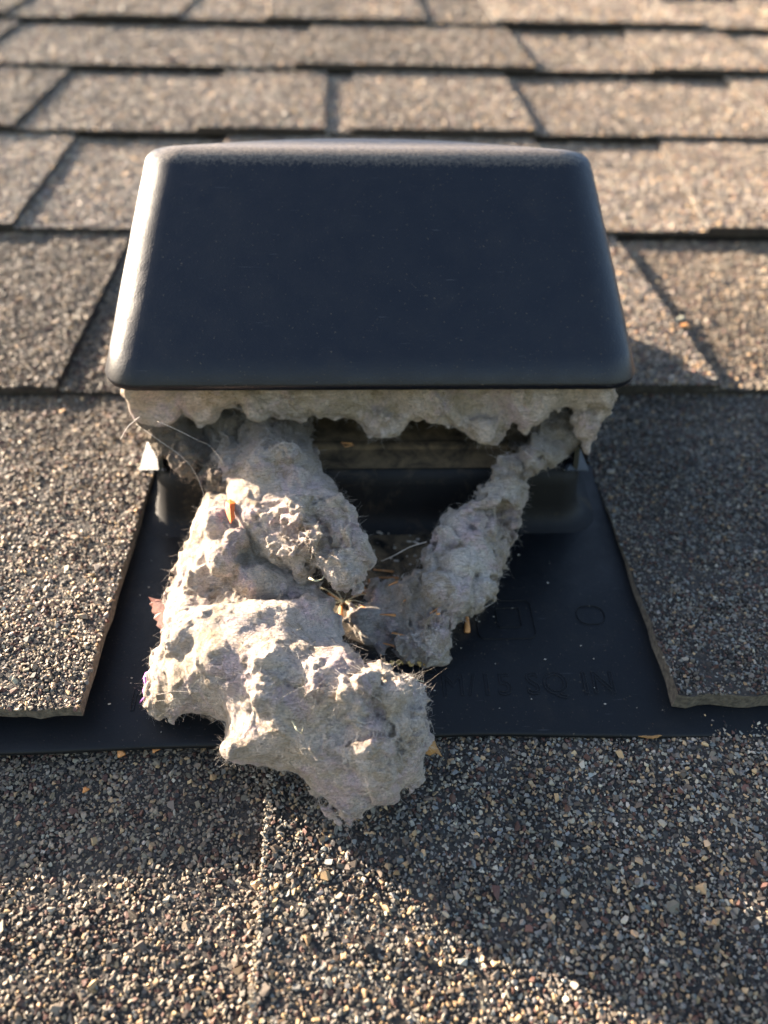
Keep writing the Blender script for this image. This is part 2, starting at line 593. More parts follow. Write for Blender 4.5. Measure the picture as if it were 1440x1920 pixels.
NG = 0
for k, tabs, step in COURSES:
    y0 = BUTT0 + EXPO * k
    y1 = y0 + EXPO + .012
    zs = .0025 if k == 0 else 0.
    LIFT = .0035

    def ztop(y, y0=y0, zs=zs, k=k):
        return zs - (2 * TH + zs) * (y - y0) / EXPO

    def zlow(y, ztop=ztop):
        return ztop(y) - TH

    ylim = y0 + EXPO + .0015
    if k == -1:
        def skip(X, Y): return Y > .0975 + .004
    elif k == 1:
        def skip(X, Y): return (X > -.07) & (X < .066) & (Y < .335)
    else:
        skip = None
    # lower layer
    if k == 0:
        low = [(XL, CUT_L - .030), (CUT_R + .012, XR)]
    else:
        low = [(XL, XR)]
    for a, b in low:
        sh = slab('shingle_backing', a, b, y0 + .0006, y1, zlow, TH - .0002, roof)
        # visible low stretches between tabs
        if k != 0:
            edges = sorted(tabs)
            cur = XL
            gaps = []
            for t in edges:
                if t[0] > cur:
                    gaps.append((cur, t[0] + max(t[2], 0)))
                cur = t[1] + min(t[3], 0)
            if cur < XR:
                gaps.append((cur, XR))
            for ga, gb in gaps:
                granules(sh, ga, gb, y0 + .0006, ylim, zlow, step, 'left' if k == -1 else ('mid' if k > 1 else 'left'), skip)
    for (a, b, s0, s1) in tabs:
        ztop_, ya = ztop, y0
        if k == 0 and a < 0:
            ya = y0 - .0022

            def ztop(y, f=ztop_): return f(y) + LIFT * max(0., 1 - (y - .0994) / .2) if np.ndim(y) == 0 else f(y) + LIFT * np.clip(1 - (y - .0994) / .2, 0, None)
        sh = slab('shingle', a, b, ya, y1, ztop, TH if k else (.004 if a < 0 else 2 * TH), roof, s0, s1, M_EDGE if k == 0 else None)
        pal = 'mid'
        if k == -1:
            pal = 'right' if a > -.1 else 'left'
        elif k == 0:
            pal = 'left' if a < 0 else 'blue'
        elif k == 1:
            pal = 'left' if a < -.2 else 'mid'
        sk = skip
        if s0 or s1:
            def sk(X, Y, a=a, b=b, s0=s0, s1=s1, y0=y0, skip=skip):
                f = (Y - y0) / (EXPO + .012)
                r = (X < a + s0 * f - .0003) | (X > b + s1 * f + .0003)
                return r if skip is None else r | skip(X, Y)
        granules(sh, a + min(s0, 0), b + max(s1, 0), ya, ylim, ztop, step, pal, sk)
        ztop = ztop_
        if k == -1 and -.1 < a < 0:         # extra pale granules, sun on the tab's cut edge put into their colour
            granules(sh, a - .0004, a + .0011, y0 + .05, ylim, lambda y: ztop_(y) + .0002, .00075, 'edge', skip)
# bare deck under everything
deck = mesh_obj('roof_deck', [(-3, -.6, -.030), (3, -.6, -.030), (3, 3, -.030), (-3, 3, -.030)], [(0, 1, 2, 3)], M_BASE, roof)
# fascia face below the eave and rear slope are out of sight

# ---------------------------------------------------------------- vent
vent = empty('roof_vent', (0, 0, 0))
tag(vent, 'black plastic roof exhaust vent with slant-back hood, clogged with grey lint', 'roof vent')
CX = -.0028


def rrect(w, y0, y1, r, n=10, cx=CX):
    """rounded rectangle outline, counter clockwise, in (x, y)"""
    out = []
    for (px, py, a0) in ((w - r, y1 - r, 0), (-w + r, y1 - r, 90), (-w + r, y0 + r, 180), (w - r, y0 + r, 270)):
        for i in range(n + 1):
            a = math.radians(a0 + 90 * i / n)
            out.append((cx + px + r * math.cos(a), py + r * math.sin(a)))
    return out


def loft(name, rings, mat, parent, cap0=False, cap1=True):
    V, Fc = [], []
    n_ = len(rings[0])
    for r in rings:
        V += r
    for k in range(len(rings) - 1):
        for i in range(n_):
            j = (i + 1) % n_
            Fc.append((k * n_ + i, k * n_ + j, (k + 1) * n_ + j, (k + 1) * n_ + i))
    if cap1:
        Fc.append(tuple(range((len(rings) - 1) * n_, len(rings) * n_)))
    if cap0:
        Fc.append(tuple(range(n_))[::-1])
    return mesh_obj(name, V, Fc, mat, parent, True)


# flange: thin sheet with rounded rim, bottom edge a little wavy
FZ = -.0030
nx = 60
bm = bmesh.new()
prof = [(.0940, FZ - .0019), (.0934, FZ - .0014), (.0933, FZ - .0008), (.0936, FZ - .0002), (.0943, FZ), (.0960, FZ + .0001), (.110, FZ + .0001), (.200, FZ + .0001), (.200, FZ - .0019)]
rows = []
for i in range(nx + 1):
    x = -.128 + .256 * i / nx
    wv = .0008 * math.sin(x * 31 + .6) + .0004 * math.sin(x * 77)
    wz = .0006 * math.sin(x * 24 + 2.) - .0003 - (.0012 if x > .06 else 0) * min(1, (x - .06) / .03 if x > .06 else 0)
    # narrows upslope, where the shingles cover it
    rows.append([bm.verts.new((x if y < .105 else x * .61, y + (wv if y < .1 else 0), z + (wz if y < .1 else 0))) for y, z in prof])
for i in range(nx):
    for j in range(len(prof)):
        q = (j + 1) % len(prof)
        bm.faces.new((rows[i][j], rows[i][q], rows[i + 1][q], rows[i + 1][j]))
bm.faces.new(rows[0])
bm.faces.new(rows[-1][::-1])
bm_obj('flange', bm, M_FLANGE, vent, True)

# raised curb with an open, dusty throat
CW = .0705
rings = []
for dz, ins in ((.0001, -.006), (.0006, -.0036), (.0020, -.0016), (.0042, -.0004), (.007, .0003), (.0150, .0012), (.0178, .0020), (.0198, .0036), (.0207, .0058), (.0209, .0078)):
    rings.append([(x, y, FZ + dz) for x, y in rrect(CW - ins, .1722 + ins, .318 - ins, .008 - ins * .3)])
loft('curb', rings, M_CURB, vent)
CTOP = FZ + .0208
# ridges across the curb top, dusted over
for yy, hh in ((.187, .0012),):
    rr = []
    for ins, dz in ((0, -.001), (.0004, hh * .6), (.0012, hh)):
        rr.append([(x, y, CTOP + dz) for x, y in rrect(.052 - ins, yy - .0022 + ins, yy + .0022 - ins, .0008)])
    loft('duct_rim', rr, M_INSIDE, vent)
# back wall of the hood interior
bw = mesh_obj('back_wall', [(-.066, .232, CTOP), (.061, .232, CTOP), (.060, .236, .075), (-.065, .236, .075),
                            (-.066, .235, CTOP), (.061, .235, CTOP), (.060, .239, .075), (-.065, .239, .075)],
              [(0, 1, 2, 3), (7, 6, 5, 4), (0, 4, 5, 1), (3, 2, 6, 7), (0, 3, 7, 4), (1, 5, 6, 2)], M_INSIDE, vent)
du = mesh_obj('curb_dust', [(-.062, .176, CTOP + .0002), (.056, .176, CTOP + .0002), (.056, .231, CTOP + .0003), (-.062, .231, CTOP + .0003)], [(0, 1, 2, 3)], M_INSIDE, vent)

# side panels carrying the hood, each with a flared foot in front
for sx in (-1, 1):
    xs = CX + sx * .0655
    o = xs + sx * .0016
    V = [(xs, .176, CTOP - .001), (xs, .30, CTOP - .001), (xs, .288, .056), (xs, .206, .056), (xs, .190, .0495),
         (o, .176, CTOP - .001), (o, .30, CTOP - .001), (o, .288, .056), (o, .206, .056), (o, .190, .0495)]
    Fc = [(0, 1, 2, 3, 4), (9, 8, 7, 6, 5)] + [(i, 5 + i, 5 + (i + 1) % 5, (i + 1) % 5) for i in range(5)]
    sp = mesh_obj('side_panel', V, Fc, M_HOOD, vent)
    # small sloping tab where the panel stands on the curb
    nrm_ = Vector((sx * .50, -.40, .77)).normalized()
    px = [(312, 884), (259, 884), (276, 820)] if sx < 0 else [(1058, 884), (1106, 884), (1086, 834)]
    p0 = Vector(pt(*px[0], CTOP + .0006))
    P3 = []
    for (u, v) in px:
        d = Vector(CAM_AXES @ np.array([u - 720, 960 - v, FPX]))
        t = (p0 - Vector(CAM_POS)).dot(nrm_) / d.dot(nrm_)
        P3.append(Vector(CAM_POS) + d * t)
    bm = bmesh.new()
    f_ = [bm.verts.new(q) for q in P3]
    k_ = [bm.verts.new(q + Vector((0, .006, -.0035))) for q in P3]
    bm.faces.new(f_)
    bm.faces.new(k_[::-1])
    for i in range(3):
        bm.faces.new((f_[i], k_[i], k_[(i + 1) % 3], f_[(i + 1) % 3]))
    bmesh.ops.recalc_face_normals(bm, faces=bm.faces)
    bmesh.ops.bevel(bm, geom=bm.edges[:], offset=.0005, segments=2, affect='EDGES')
    bm_obj('panel_tab', bm, M_HOOD, vent)

# hood: lofted from the tucked lip, up the slanted front, over the ridge to a domed back-sloping top
HX = CX + .0008


def hood_ring(w, yf, zf, yb, zb, r, bulge=0.):
    out = []
    for x, y in rrect(w, yf, yb, r, 14, HX):
        t = (y - yf) / (yb - yf)
        z = zf + (zb - zf) * t
        q = 1 - ((x - HX) / w) ** 2
        out.append((x, y, z + bulge * max(q, 0) * 1.0))
    return out


LW, LY, LZ = .0784, .1745, .0520          # lip
RW, RY, RZ = .0698, .2300, .0912          # ridge
BY0, BZ0, BY1, BZ1 = .312, .034, .294, .070
rings = []
for t, dy, dz in ((-.0030, .0042, -.0030), (-.0016, .0014, -.0031), (-.0006, .0003, -.0023), (-.0001, -.0001, -.0010)):
    rings.append(hood_ring(LW + t, LY + dy, LZ + dz, BY0 - dy, BZ0 + dz, .0112 + t))
for s in np.linspace(0, 1, 9):
    rings.append(hood_ring(LW + (RW - LW) * s, LY + (RY - LY) * s, LZ + (RZ - LZ) * s,
                           BY0 + (BY1 - BY0) * s, BZ0 + (BZ1 - BZ0) * s, .0112 + .0010 * s, .0006 * s))
fr = .0045
for a in (18, 36, 54, 72, 90):
    a = math.radians(a)
    ins, up = fr * (1 - math.cos(a)), fr * math.sin(a)
    rings.append(hood_ring(RW - ins * .9, RY + up * .75 + ins * 1.0, RZ + up * .55 - ins * .15, BY1 - ins - up * .15, BZ1 + up * .7, .0125 - ins * .65, .0006 + .0014 * math.sin(a)))
ins0 = fr
for s in (.04, .1, .2, .3, .45, .6, .75, .88):
    wv = (RW - ins0 * .9) * (1 - s)
    yf = rings[-1] and (RY + fr * .75 + fr)
    yf2 = yf + (BY1 - yf) * .45 * s
    yb2 = (BY1 - fr * 1.15) - (BY1 - yf) * .45 * s
    zf = RZ + fr * .55 - fr * .15
    zb = BZ1 + fr * .7
    zl = lambda y: zf + (zb - zf) * (y - yf) / (BY1 - fr * 1.15 - yf)
    ring = []
    for x, y in rrect(wv, yf2, yb2, max(.0093 * (1 - s), .0012), 14, HX):
        t = (y - yf) / (BY1 - fr * 1.15 - yf)
        q = 1 - ((x - HX) / RW) ** 2
        ring.append((x, y, zl(y) + (.0020 + .0021 * 4 * t * (1 - t)) * max(q, 0)))
    rings.append(ring)
hood = loft('hood', rings, M_HOOD, vent)
md = hood.modifiers.new('shell', 'SOLIDIFY')
md.thickness = .0018
md.offset = -1
# moulding nub on the ridge
bm = bmesh.new()
bmesh.ops.create_icosphere(bm, subdivisions=2, radius=.0011)
for v in bm.verts:
    v.co = Vector((v.co.x * 1.5, v.co.y * .8, v.co.z * .7)) * (1 + .25 * math.sin(v.co.x * 4000 + v.co.y * 3000))
q = pty(688, 289, .2420)
bmesh.ops.translate(bm, vec=Vector(q), verts=bm.verts)
bm_obj('mould_nub', bm, M_TEXT, vent, True)


def moulded_text(body, u, v, size, width=None, name='lettering'):
    cu = bpy.data.curves.new(name, 'FONT')
    cu.body = body
    cu.size = size
    cu.fill_mode = 'NONE'
    cu.bevel_depth = .00011
    cu.bevel_resolution = 1
    cu.resolution_u = 4
    cu.space_character = 1.12
    tmp = bpy.data.objects.new(name, cu)
    COL.objects.link(tmp)
    dg = bpy.context.evaluated_depsgraph_get()
    me = bpy.data.meshes.new_from_object(tmp.evaluated_get(dg))
    bpy.data.objects.remove(tmp)
    xs = [q.co.x for q in me.vertices]
    sx = 1 if width is None else width / (max(xs) - min(xs))
    x0 = min(xs)
    p0 = pt(u, v, FZ)
    for q in me.vertices:
        q.co = Vector((p0[0] + (q.co.x - x0) * sx, p0[1] + q.co.y, FZ + .0002 + q.co.z))
    me.materials.clear()
    me.materials.append(M_TEXT)
    return link(bpy.data.objects.new(name, me), vent)


moulded_text('CM/15 SQ IN', 783, 1306, .0098, .0555)
moulded_text('N', 243, 1332, .0098)


def moulded_frame(name, u0, v0, u1, v1, r):
    a, b = pt(u0, v1, FZ), pt(u1, v0, FZ)
    w_, h_ = (b[0] - a[0]) / 2, (b[1] - a[1])
    o_ = rrect(w_, a[1], b[1], r, 6, (a[0] + b[0]) / 2)
    t = .00022
    i_ = rrect(w_ - t, a[1] + t, b[1] - t, r - t, 6, (a[0] + b[0]) / 2)
    n_ = len(o_)
    V = [(x, y, FZ + .0001) for x, y in o_] + [(x, y, FZ + .0004) for x, y in rrect(w_ - t / 2, a[1] + t / 2, b[1] - t / 2, r - t / 2, 6, (a[0] + b[0]) / 2)] + [(x, y, FZ + .0001) for x, y in i_]
    Fc = []
    for i in range(n_):
        j = (i + 1) % n_
        Fc += [(i, j, n_ + j, n_ + i), (n_ + i, n_ + j, 2 * n_ + j, 2 * n_ + i)]
    mesh_obj(name, V, Fc, M_TEXT, vent)


moulded_frame('moulded_emblem', 898, 1126, 992, 1200, .0022)
moulded_frame('moulded_emblem', 934, 1140, 972, 1178, .0008)
moulded_frame('moulded_ring', 1085, 1136, 1128, 1172, .0031)


# ---------------------------------------------------------------- lint: felted masses
def seg_dist(px, py, poly):
    """signed distance in photo units to a closed outline, inside positive"""
    best = np.full(px.shape, 1e9)
    inside = np.zeros(px.shape, bool)
    n_ = len(poly)
    for i in range(n_):
        ax, ay = poly[i]
        bx, by = poly[(i + 1) % n_]
        dx, dy = bx - ax, by - ay
        t = np.clip(((px - ax) * dx + (py - ay) * dy) / (dx * dx + dy * dy + 1e-9), 0, 1)
        best = np.minimum(best, (px - ax - t * dx) ** 2 + (py - ay - t * dy) ** 2)
        c = ((ay > py) != (by > py)) & (px < (bx - ax) * (py - ay) / (by - ay + 1e-12) + ax)
        inside ^= c
    d = np.sqrt(best)
    return np.where(inside, d, -d)


def surface_nets(F, org, h):
    s = F < 0
    nx_, ny_, nz_ = F.shape
    cnt = np.zeros((nx_ - 1, ny_ - 1, nz_ - 1), np.int8)
    acc = np.zeros(cnt.shape + (3,), np.float32)
    c8 = [(i, j, k) for i in (0, 1) for j in (0, 1) for k in (0, 1)]

    def sub(A, o):
        return A[o[0]:o[0] + nx_ - 1, o[1]:o[1] + ny_ - 1, o[2]:o[2] + nz_ - 1]
    for a in c8:
        for ax in range(3):
            if a[ax] == 0:
                b = list(a)
                b[ax] = 1
                fa, fb = sub(F, a), sub(F, b)
                cr = (fa < 0) != (fb < 0)
                t = np.where(cr, fa / np.where(cr, fa - fb, 1), 0)
                for q in range(3):
                    acc[..., q] += np.where(cr, a[q] + (t if q == ax else 0), 0)
                cnt += cr
    act = cnt > 0
    idx = -np.ones(cnt.shape, np.int64)
    idx[act] = np.arange(act.sum())
    cells = np.argwhere(act)
    V = (cells + acc[act] / cnt[act][:, None]) * h + org
    Q = []
    for ax in range(3):
        o1, o2 = [(1, 2), (2, 0), (0, 1)][ax]
        A = np.take(s, range(0, s.shape[ax] - 1), ax)
        B = np.take(s, range(1, s.shape[ax]), ax)
        e = np.argwhere(A != B)
        ok = np.ones(len(e), bool)
        for o_ in (o1, o2):
            ok &= (e[:, o_] > 0) & (e[:, o_] < s.shape[o_] - 1)
        e = e[ok]
        flip = A[e[:, 0], e[:, 1], e[:, 2]]
        d1 = np.zeros(3, int)
        d1[o1] = 1
        d2 = np.zeros(3, int)
        d2[o2] = 1
        q = np.stack([idx[tuple((e - d1 - d2).T)], idx[tuple((e - d2).T)], idx[tuple(e.T)], idx[tuple((e - d1).T)]], 1)
        q = np.where(flip[:, None], q, q[:, ::-1])
        Q.append(q)
    Q = np.concatenate(Q)
    return V, Q[(Q >= 0).all(1)]


def felt(name, poly, ctrl, thick, mat, parent, h=.00042, rim=.008, amp=(.0022, .0011, .0010), wl=(.015, .0062, .0024), seed=0., lumps=(), floor=None, carve=(), rag=9.):
    """a felted mass: outline seen from the front, depth through control points
    (u, v, how, value), half thickness, then lumps and fibrous noise"""
    cp, cz, ct = [], [], []
    for c in ctrl:
        u, v, how, val = c[:4]
        p3 = pt(u, v, val) if how == 'z' else pty(u, v, val)
        cp.append((u, v))
        cz.append(proj(p3)[2])
        ct.append(c[4] if len(c) > 4 else 1.)
    cp, cz, ct = np.array(cp, float), np.array(cz), np.array(ct)

    def field(u, v):
        num = den = tn = 0
        for (a, b), z, t in zip(cp, cz, ct):
            w_ = 1 / (((u - a) ** 2 + (v - b) ** 2) + 900.) ** 1.6
            num = num + w_ * z
            tn = tn + w_ * t
            den = den + w_
        return num / den, tn / den
    pu = np.array(poly, float)
    # rasters of outline distance, depth and thickness over the outline's own area
    mg = 60
    u0, v0 = pu[:, 0].min() - mg, pu[:, 1].min() - mg
    nu, nv = int(pu[:, 0].max() + mg - u0) // 2 + 2, int(pu[:, 1].max() + mg - v0) // 2 + 2
    UU, VV = np.meshgrid(u0 + 2. * np.arange(nu), v0 + 2. * np.arange(nv), indexing='ij')
    W = np.stack([UU, VV, np.full_like(UU, seed * 50)], -1)
    wu = UU + rag * (fbm(W, 60., 3, .6, seed) + .5 * fbm(W, 16., 2, .6, seed + 2))
    wv = VV + rag * (fbm(W, 60., 3, .6, seed + 5) + .5 * fbm(W, 16., 2, .6, seed + 6))
    RD = seg_dist(wu, wv, pu)
    RZ_, RT = field(UU, VV)
    inn = RD > -12
    zmin, zmax = (RZ_ - thick * RT * 1.5)[inn].min(), (RZ_ + thick * RT * 1.3)[inn].max()
    pts3 = []
    for a_, b_, z, t in zip(UU[inn][::7], VV[inn][::7], RZ_[inn][::7], RT[inn][::7]):
        d = CAM_AXES @ np.array([a_ - 720, 960 - b_, FPX]) / FPX
        pts3 += [CAM_POS + d * (z - thick * t * 1.5), CAM_POS + d * (z + thick * t * 1.2)]
    for (lu, lv, dz, r) in lumps:
        lz = float(field(np.array(float(lu)), np.array(float(lv)))[0]) - dz
        d = CAM_AXES @ np.array([lu - 720, 960 - lv, FPX]) / FPX
        rr = r * lz / FPX
        for off in np.vstack([np.eye(3), -np.eye(3)]):
            pts3.append(CAM_POS + d * lz + off * rr)
    pts3 = np.array(pts3)
    lo, hi = pts3.min(0) - .003, pts3.max(0) + .003
    n3 = np.ceil((hi - lo) / h).astype(int) + 1
    ax = [lo[i] + h * np.arange(n3[i]) for i in range(3)]
    G = np.stack(np.meshgrid(*ax, indexing='ij'), -1).astype(np.float32)
    u, v, Z = proj(G)
    fu = np.clip((u - u0) / 2, 0, nu - 1.01)
    fv = np.clip((v - v0) / 2, 0, nv - 1.01)
    iu, iv = fu.astype(int), fv.astype(int)
    fu, fv = fu - iu, fv - iv

    def samp(A):
        return (A[iu, iv] * (1 - fu) + A[iu + 1, iv] * fu) * (1 - fv) + (A[iu, iv + 1] * (1 - fu) + A[iu + 1, iv + 1] * fu) * fv
    d = samp(RD) * Z / FPX
    zc, tt = samp(RZ_), samp(RT)
    R = rim
    e = np.clip(d / R, -1, 1)
    prof_ = np.sqrt(np.clip(1 - (1 - np.clip(e, 0, 1)) ** 2, 0, 1))
    T = thick * tt
    Fv = np.abs(Z - zc) - T * prof_
    Fv = np.maximum(Fv, -d * .8)
    Fv = np.where(d < 0, np.maximum(Fv, -d), Fv)
    for (lu, lv, dz, r) in lumps:          # rounded wads sitting on the mass (r in photo units; dz towards the viewer)
        lz = float(field(np.array(float(lu)), np.array(float(lv)))[0]) - dz
        dd = CAM_AXES @ np.array([lu - 720, 960 - lv, FPX]) / FPX
        c3 = CAM_POS + dd * lz
        rr = r * lz / FPX
        s_ = np.sqrt(((G - c3) ** 2).sum(-1)) - rr
        k_ = .0025
        hh = np.clip(.5 + .5 * (Fv - s_) / k_, 0, 1)
        Fv = Fv * (1 - hh) + s_ * hh - k_ * hh * (1 - hh)
    for (lu, lv, dz, r) in carve:
        lz = float(field(np.array(float(lu)), np.array(float(lv)))[0]) - dz
        dd = CAM_AXES @ np.array([lu - 720, 960 - lv, FPX]) / FPX
        c3 = CAM_POS + dd * lz
        rr = r * lz / FPX
        s_ = rr - np.sqrt(((G - c3) ** 2).sum(-1))
        k_ = .002
        hh = np.clip(.5 - .5 * (Fv - s_) / k_, 0, 1)
        Fv = Fv * (1 - hh) + s_ * hh + k_ * hh * (1 - hh)
    near = np.abs(Fv) < .009
    Pn = G[near].astype(float)
    wob = Pn + .0035 * np.stack([vnoise(Pn / .007 + s_) for s_ in (1.3, 5.7, 9.1)], -1)
    calm = np.clip(.55 + 1.1 * vnoise(Pn / .022 + seed * 3.7), .08, 1.2)       # felted smooth here, torn there
    dsp = amp[0] * fbm(wob, wl[0], 2, seed=seed)
    b_ = np.abs(fbm(wob, wl[1] * 1.35, 3, .55, seed=seed + 11)) * 3.2      # pillowed wads with sharp creases between
    dsp = dsp + amp[1] * (.35 + calm) * (np.minimum(b_, 1.3) - .55)
    r_ = 1 - np.abs(fbm(wob, wl[1] * .8, 2, seed=seed + 31)) * 2.6      # torn ridges
    dsp = dsp + .45 * amp[1] * calm * (r_ - .45)
    c_ = fbm(Pn + .002 * np.stack([vnoise(Pn / .003 + s_) for s_ in (2.3, 6.7, 8.1)], -1), wl[2], 3, .62, seed=seed + 23)
    dsp = dsp + amp[2] * (.5 + calm) * c_ 
    Fv[near] -= dsp
    if floor is not None:
        Fv = np.maximum(Fv, floor - G[..., 2])
    Fv[0], Fv[-1], Fv[:, 0], Fv[:, -1], Fv[:, :, 0], Fv[:, :, -1] = 1, 1, 1, 1, 1, 1
    V, Q = surface_nets(Fv, lo, h)
    # drop small floating crumbs
    lab = np.arange(len(V))
    for _ in range(400):
        mn = lab[Q].min(1)
        new = lab.copy()
        for c_ in range(4):
            np.minimum.at(new, Q[:, c_], mn)
        new = new[new]
        if (new == lab).all():
            break
        lab = new
    ids, ct_ = np.unique(lab, return_counts=True)
    keepv = np.isin(lab, ids[ct_ > max(60, .02 * len(V))])
    Q = Q[keepv[Q].all(1)]
    remap = np.cumsum(keepv) - 1
    V, Q = V[keepv], remap[Q]
    return fast_mesh(name, V, Q, mat, parent, True), V, Q


def fuzz(name, V, Q, parent, count, lmin, lmax, rad, mat=M_FIBRE, seed=1, out=.22, lie=False):
    """loose fibres standing off a felted surface"""
    r_ = np.random.default_rng(seed)
    f = r_.integers(0, len(Q), count)
    c = V[Q[f]]
    wts = r_.dirichlet((1, 1, 1, 1), count)
    P0 = (c * wts[..., None]).sum(1)
    nrm = np.cross(c[:, 2] - c[:, 0], c[:, 3] - c[:, 1])
    nrm /= np.linalg.norm(nrm, axis=1)[:, None] + 1e-12
    K = 6
    L = lmin + (lmax - lmin) * r_.random(count) ** 2.2
    L[r_.random(count) < .02] *= 2.6
    d0 = r_.normal(size=(count, 3))
    d0 -= nrm * (d0 * nrm).sum(1)[:, None]
    d0 /= np.linalg.norm(d0, axis=1)[:, None] + 1e-12
    dirn = d0 + nrm * r_.uniform(.02, out, count)[:, None]
    curl = r_.normal(size=(count, 3)) * 1.1
    pos = [P0 - nrm * .0002]
    for k in range(1, K):
        dirn = dirn + curl * .5 + r_.normal(size=(count, 3)) * .15
        dirn = dirn / np.linalg.norm(dirn, axis=1)[:, None]
        pos.append(pos[-1] + dirn * (L / (K - 1))[:, None])
    pos = np.stack(pos, 1)
    if lie:                                    # threads matted down onto the surface
        tree = BVHTree.FromPolygons([tuple(q) for q in V[:, :3]], [tuple(q) for q in Q.tolist()])
        flat = pos.reshape(-1, 3)
        up_ = np.tile(r_.uniform(-.00004, .00022, K), count)
        for i in range(len(flat)):
            loc, nr, _, _ = tree.find_nearest(Vector(flat[i]))
            flat[i] = loc + nr * float(up_[i])
        pos = flat.reshape(count, K, 3)
    hc = bpy.data.hair_curves.new(name)
    hc.add_curves([K] * count)
    hc.attributes['position'].data.foreach_set('vector', pos.astype(np.float32).ravel())
    ra = hc.attributes.get('radius') or hc.attributes.new('radius', 'FLOAT', 'POINT')
    ra.data.foreach_set('value', np.repeat(rad * r_.uniform(.6, 1.3, count), K).astype(np.float32) * np.tile(np.linspace(1, .5, K), count).astype(np.float32))
    hc.materials.append(mat)
    o = link(bpy.data.objects.new(name, hc), parent)
    o['kind'] = 'stuff'
    return o


# big clump on the left: a tongue hanging out of the hood over a thick roll lying across the flange
clump = empty('lint_clump')
tag(clump, 'largest grey lint clump, spilling from the hood over the flange onto the shingles below', 'lint clump', 'lint pulled out of the vent')
slab_poly = [(388, 922), (365, 975), (345, 1030), (320, 1105), (310, 1165), (322, 1215), (450, 1205), (600, 1185), (626, 1130),
             (620, 1122), (592, 1092), (560, 1060), (520, 1010), (470, 960), (425, 922)]
slab_ctrl = [(400, 950, 'z', .019, .75), (345, 1080, 'z', .009, .9), (440, 1060, 'z', .0135), (500, 1040, 'z', .016, .8), (540, 1090, 'z', .012, .8), (590, 1110, 'z', .012, .7), (560, 1140, 'z', .007), (450, 1160, 'z', .008), (340, 1170, 'z', .006, .9)]
slab_lumps = [(420, 1048, .0098, 36), (375, 1090, .0065, 30), (480, 1088, .0088, 34), (405, 985, .0085, 28), (445, 1015, .0085, 30), (520, 1100, .0065, 28)]
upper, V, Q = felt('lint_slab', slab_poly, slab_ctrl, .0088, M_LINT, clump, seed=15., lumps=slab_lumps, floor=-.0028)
fuzz('loose_fibres', V, Q, upper, 6000, .0007, .0040, .000016, seed=13)
roll_poly = [(318, 1172), (345, 1146), (385, 1131), (450, 1128), (520, 1122), (580, 1118), (616, 1124), (629, 1160), (641, 1200), (660, 1232), (690, 1252),
             (716, 1250), (752, 1268), (784, 1292), (794, 1318), (786, 1345), (797, 1388), (793, 1430), (784, 1466), (742, 1494), (695, 1522),
             (656, 1552), (622, 1506), (588, 1480), (562, 1450), (525, 1444), (470, 1438), (430, 1432), (410, 1412), (424, 1380), (420, 1354),
             (395, 1342), (350, 1340), (328, 1352), (292, 1347), (266, 1326), (276, 1265), (298, 1215)]
roll_ctrl = [(330, 1190, 'z', .011, .8), (400, 1160, 'z', .0175, .9), (500, 1150, 'z', .0170), (600, 1150, 'z', .0135, .8), (290, 1300, 'z', .004, .6), (400, 1230, 'z', .0165, 1.1),
             (500, 1250, 'z', .0165, 1.15), (620, 1300, 'z', .0155, 1.15), (740, 1330, 'z', .0135), (350, 1320, 'z', .006, .7), (480, 1390, 'z', .006, .9),
             (600, 1420, 'z', .0075, .95), (700, 1430, 'z', .008), (655, 1515, 'z', .002, .5), (770, 1430, 'z', .006, .9)]
roll_lumps = [(500, 1292, .0108, 30), (512, 1310, .0105, 26), (558, 1228, .0085, 18), (572, 1212, .008, 13), (590, 1265, .0092, 14), (598, 1288, .009, 12), (574, 1300, .009, 10),
              (655, 1312, .0108, 26), (680, 1296, .011, 30), (612, 1322, .0088, 13), (632, 1318, .009, 12), (535, 1350, .0098, 18), (522, 1362, .0095, 14), (550, 1340, .0098, 14),
              (432, 1404, .0075, 20), (740, 1300, .0085, 30), (770, 1360, .007, 32), (700, 1400, .008, 34), (620, 1400, .0068, 30), (350, 1200, .0068, 36)]
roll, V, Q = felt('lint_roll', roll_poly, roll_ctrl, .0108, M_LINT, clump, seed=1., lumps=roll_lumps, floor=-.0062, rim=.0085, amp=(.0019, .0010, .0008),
                  carve=[(405, 1226, .0125, 8), (415, 1220, .0125, 7), (710, 1332, .0125, 9), (745, 1345, .012, 14), (760, 1400, .011, 18), (745, 1440, .011, 14)])
fuzz('loose_fibres', V, Q, roll, 12000, .0007, .0040, .000016, seed=3)

tongue_poly = [(380, 765), (450, 760), (572, 768), (586, 830), (592, 885), (632, 926), (668, 960), (676, 985), (690, 1002), (688, 1022), (700, 1048),
               (690, 1060), (680, 1052), (684, 1076), (672, 1094), (664, 1082), (656, 1108), (650, 1112), (642, 1090), (628, 1100), (620, 1078), (600, 1082), (584, 1072),
               (564, 1090), (545, 1080), (520, 1072), (496, 1050), (474, 1044), (460, 1018), (440, 1000), (428, 962), (420, 932), (408, 900), (392, 860)]
tongue_ctrl = [(380, 820, 'y', .188, .7), (450, 800, 'y', .190, .9), (560, 800, 'y', .192, .9), (400, 880, 'z', .026, .7), (500, 870, 'z', .029), (570, 900, 'z', .027),
               (470, 960, 'z', .023, .8), (560, 970, 'z', .026, 1.), (650, 980, 'z', .024, .9), (620, 1060, 'z', .023, .75), (680, 1050, 'z', .022, .6), (540, 1040, 'z', .0235, .75), (650, 1095, 'z', .022, .5)]
tongue_lumps = [(490, 872, .007, 26), (535, 862, .007, 24), (640, 960, .006, 32), (650, 1010, .006, 34), (600, 1010, .0085, 26), (560, 960, .007, 36), (490, 980, .006, 24), (630, 1075, .004, 18), (540, 860, .008, 26)]
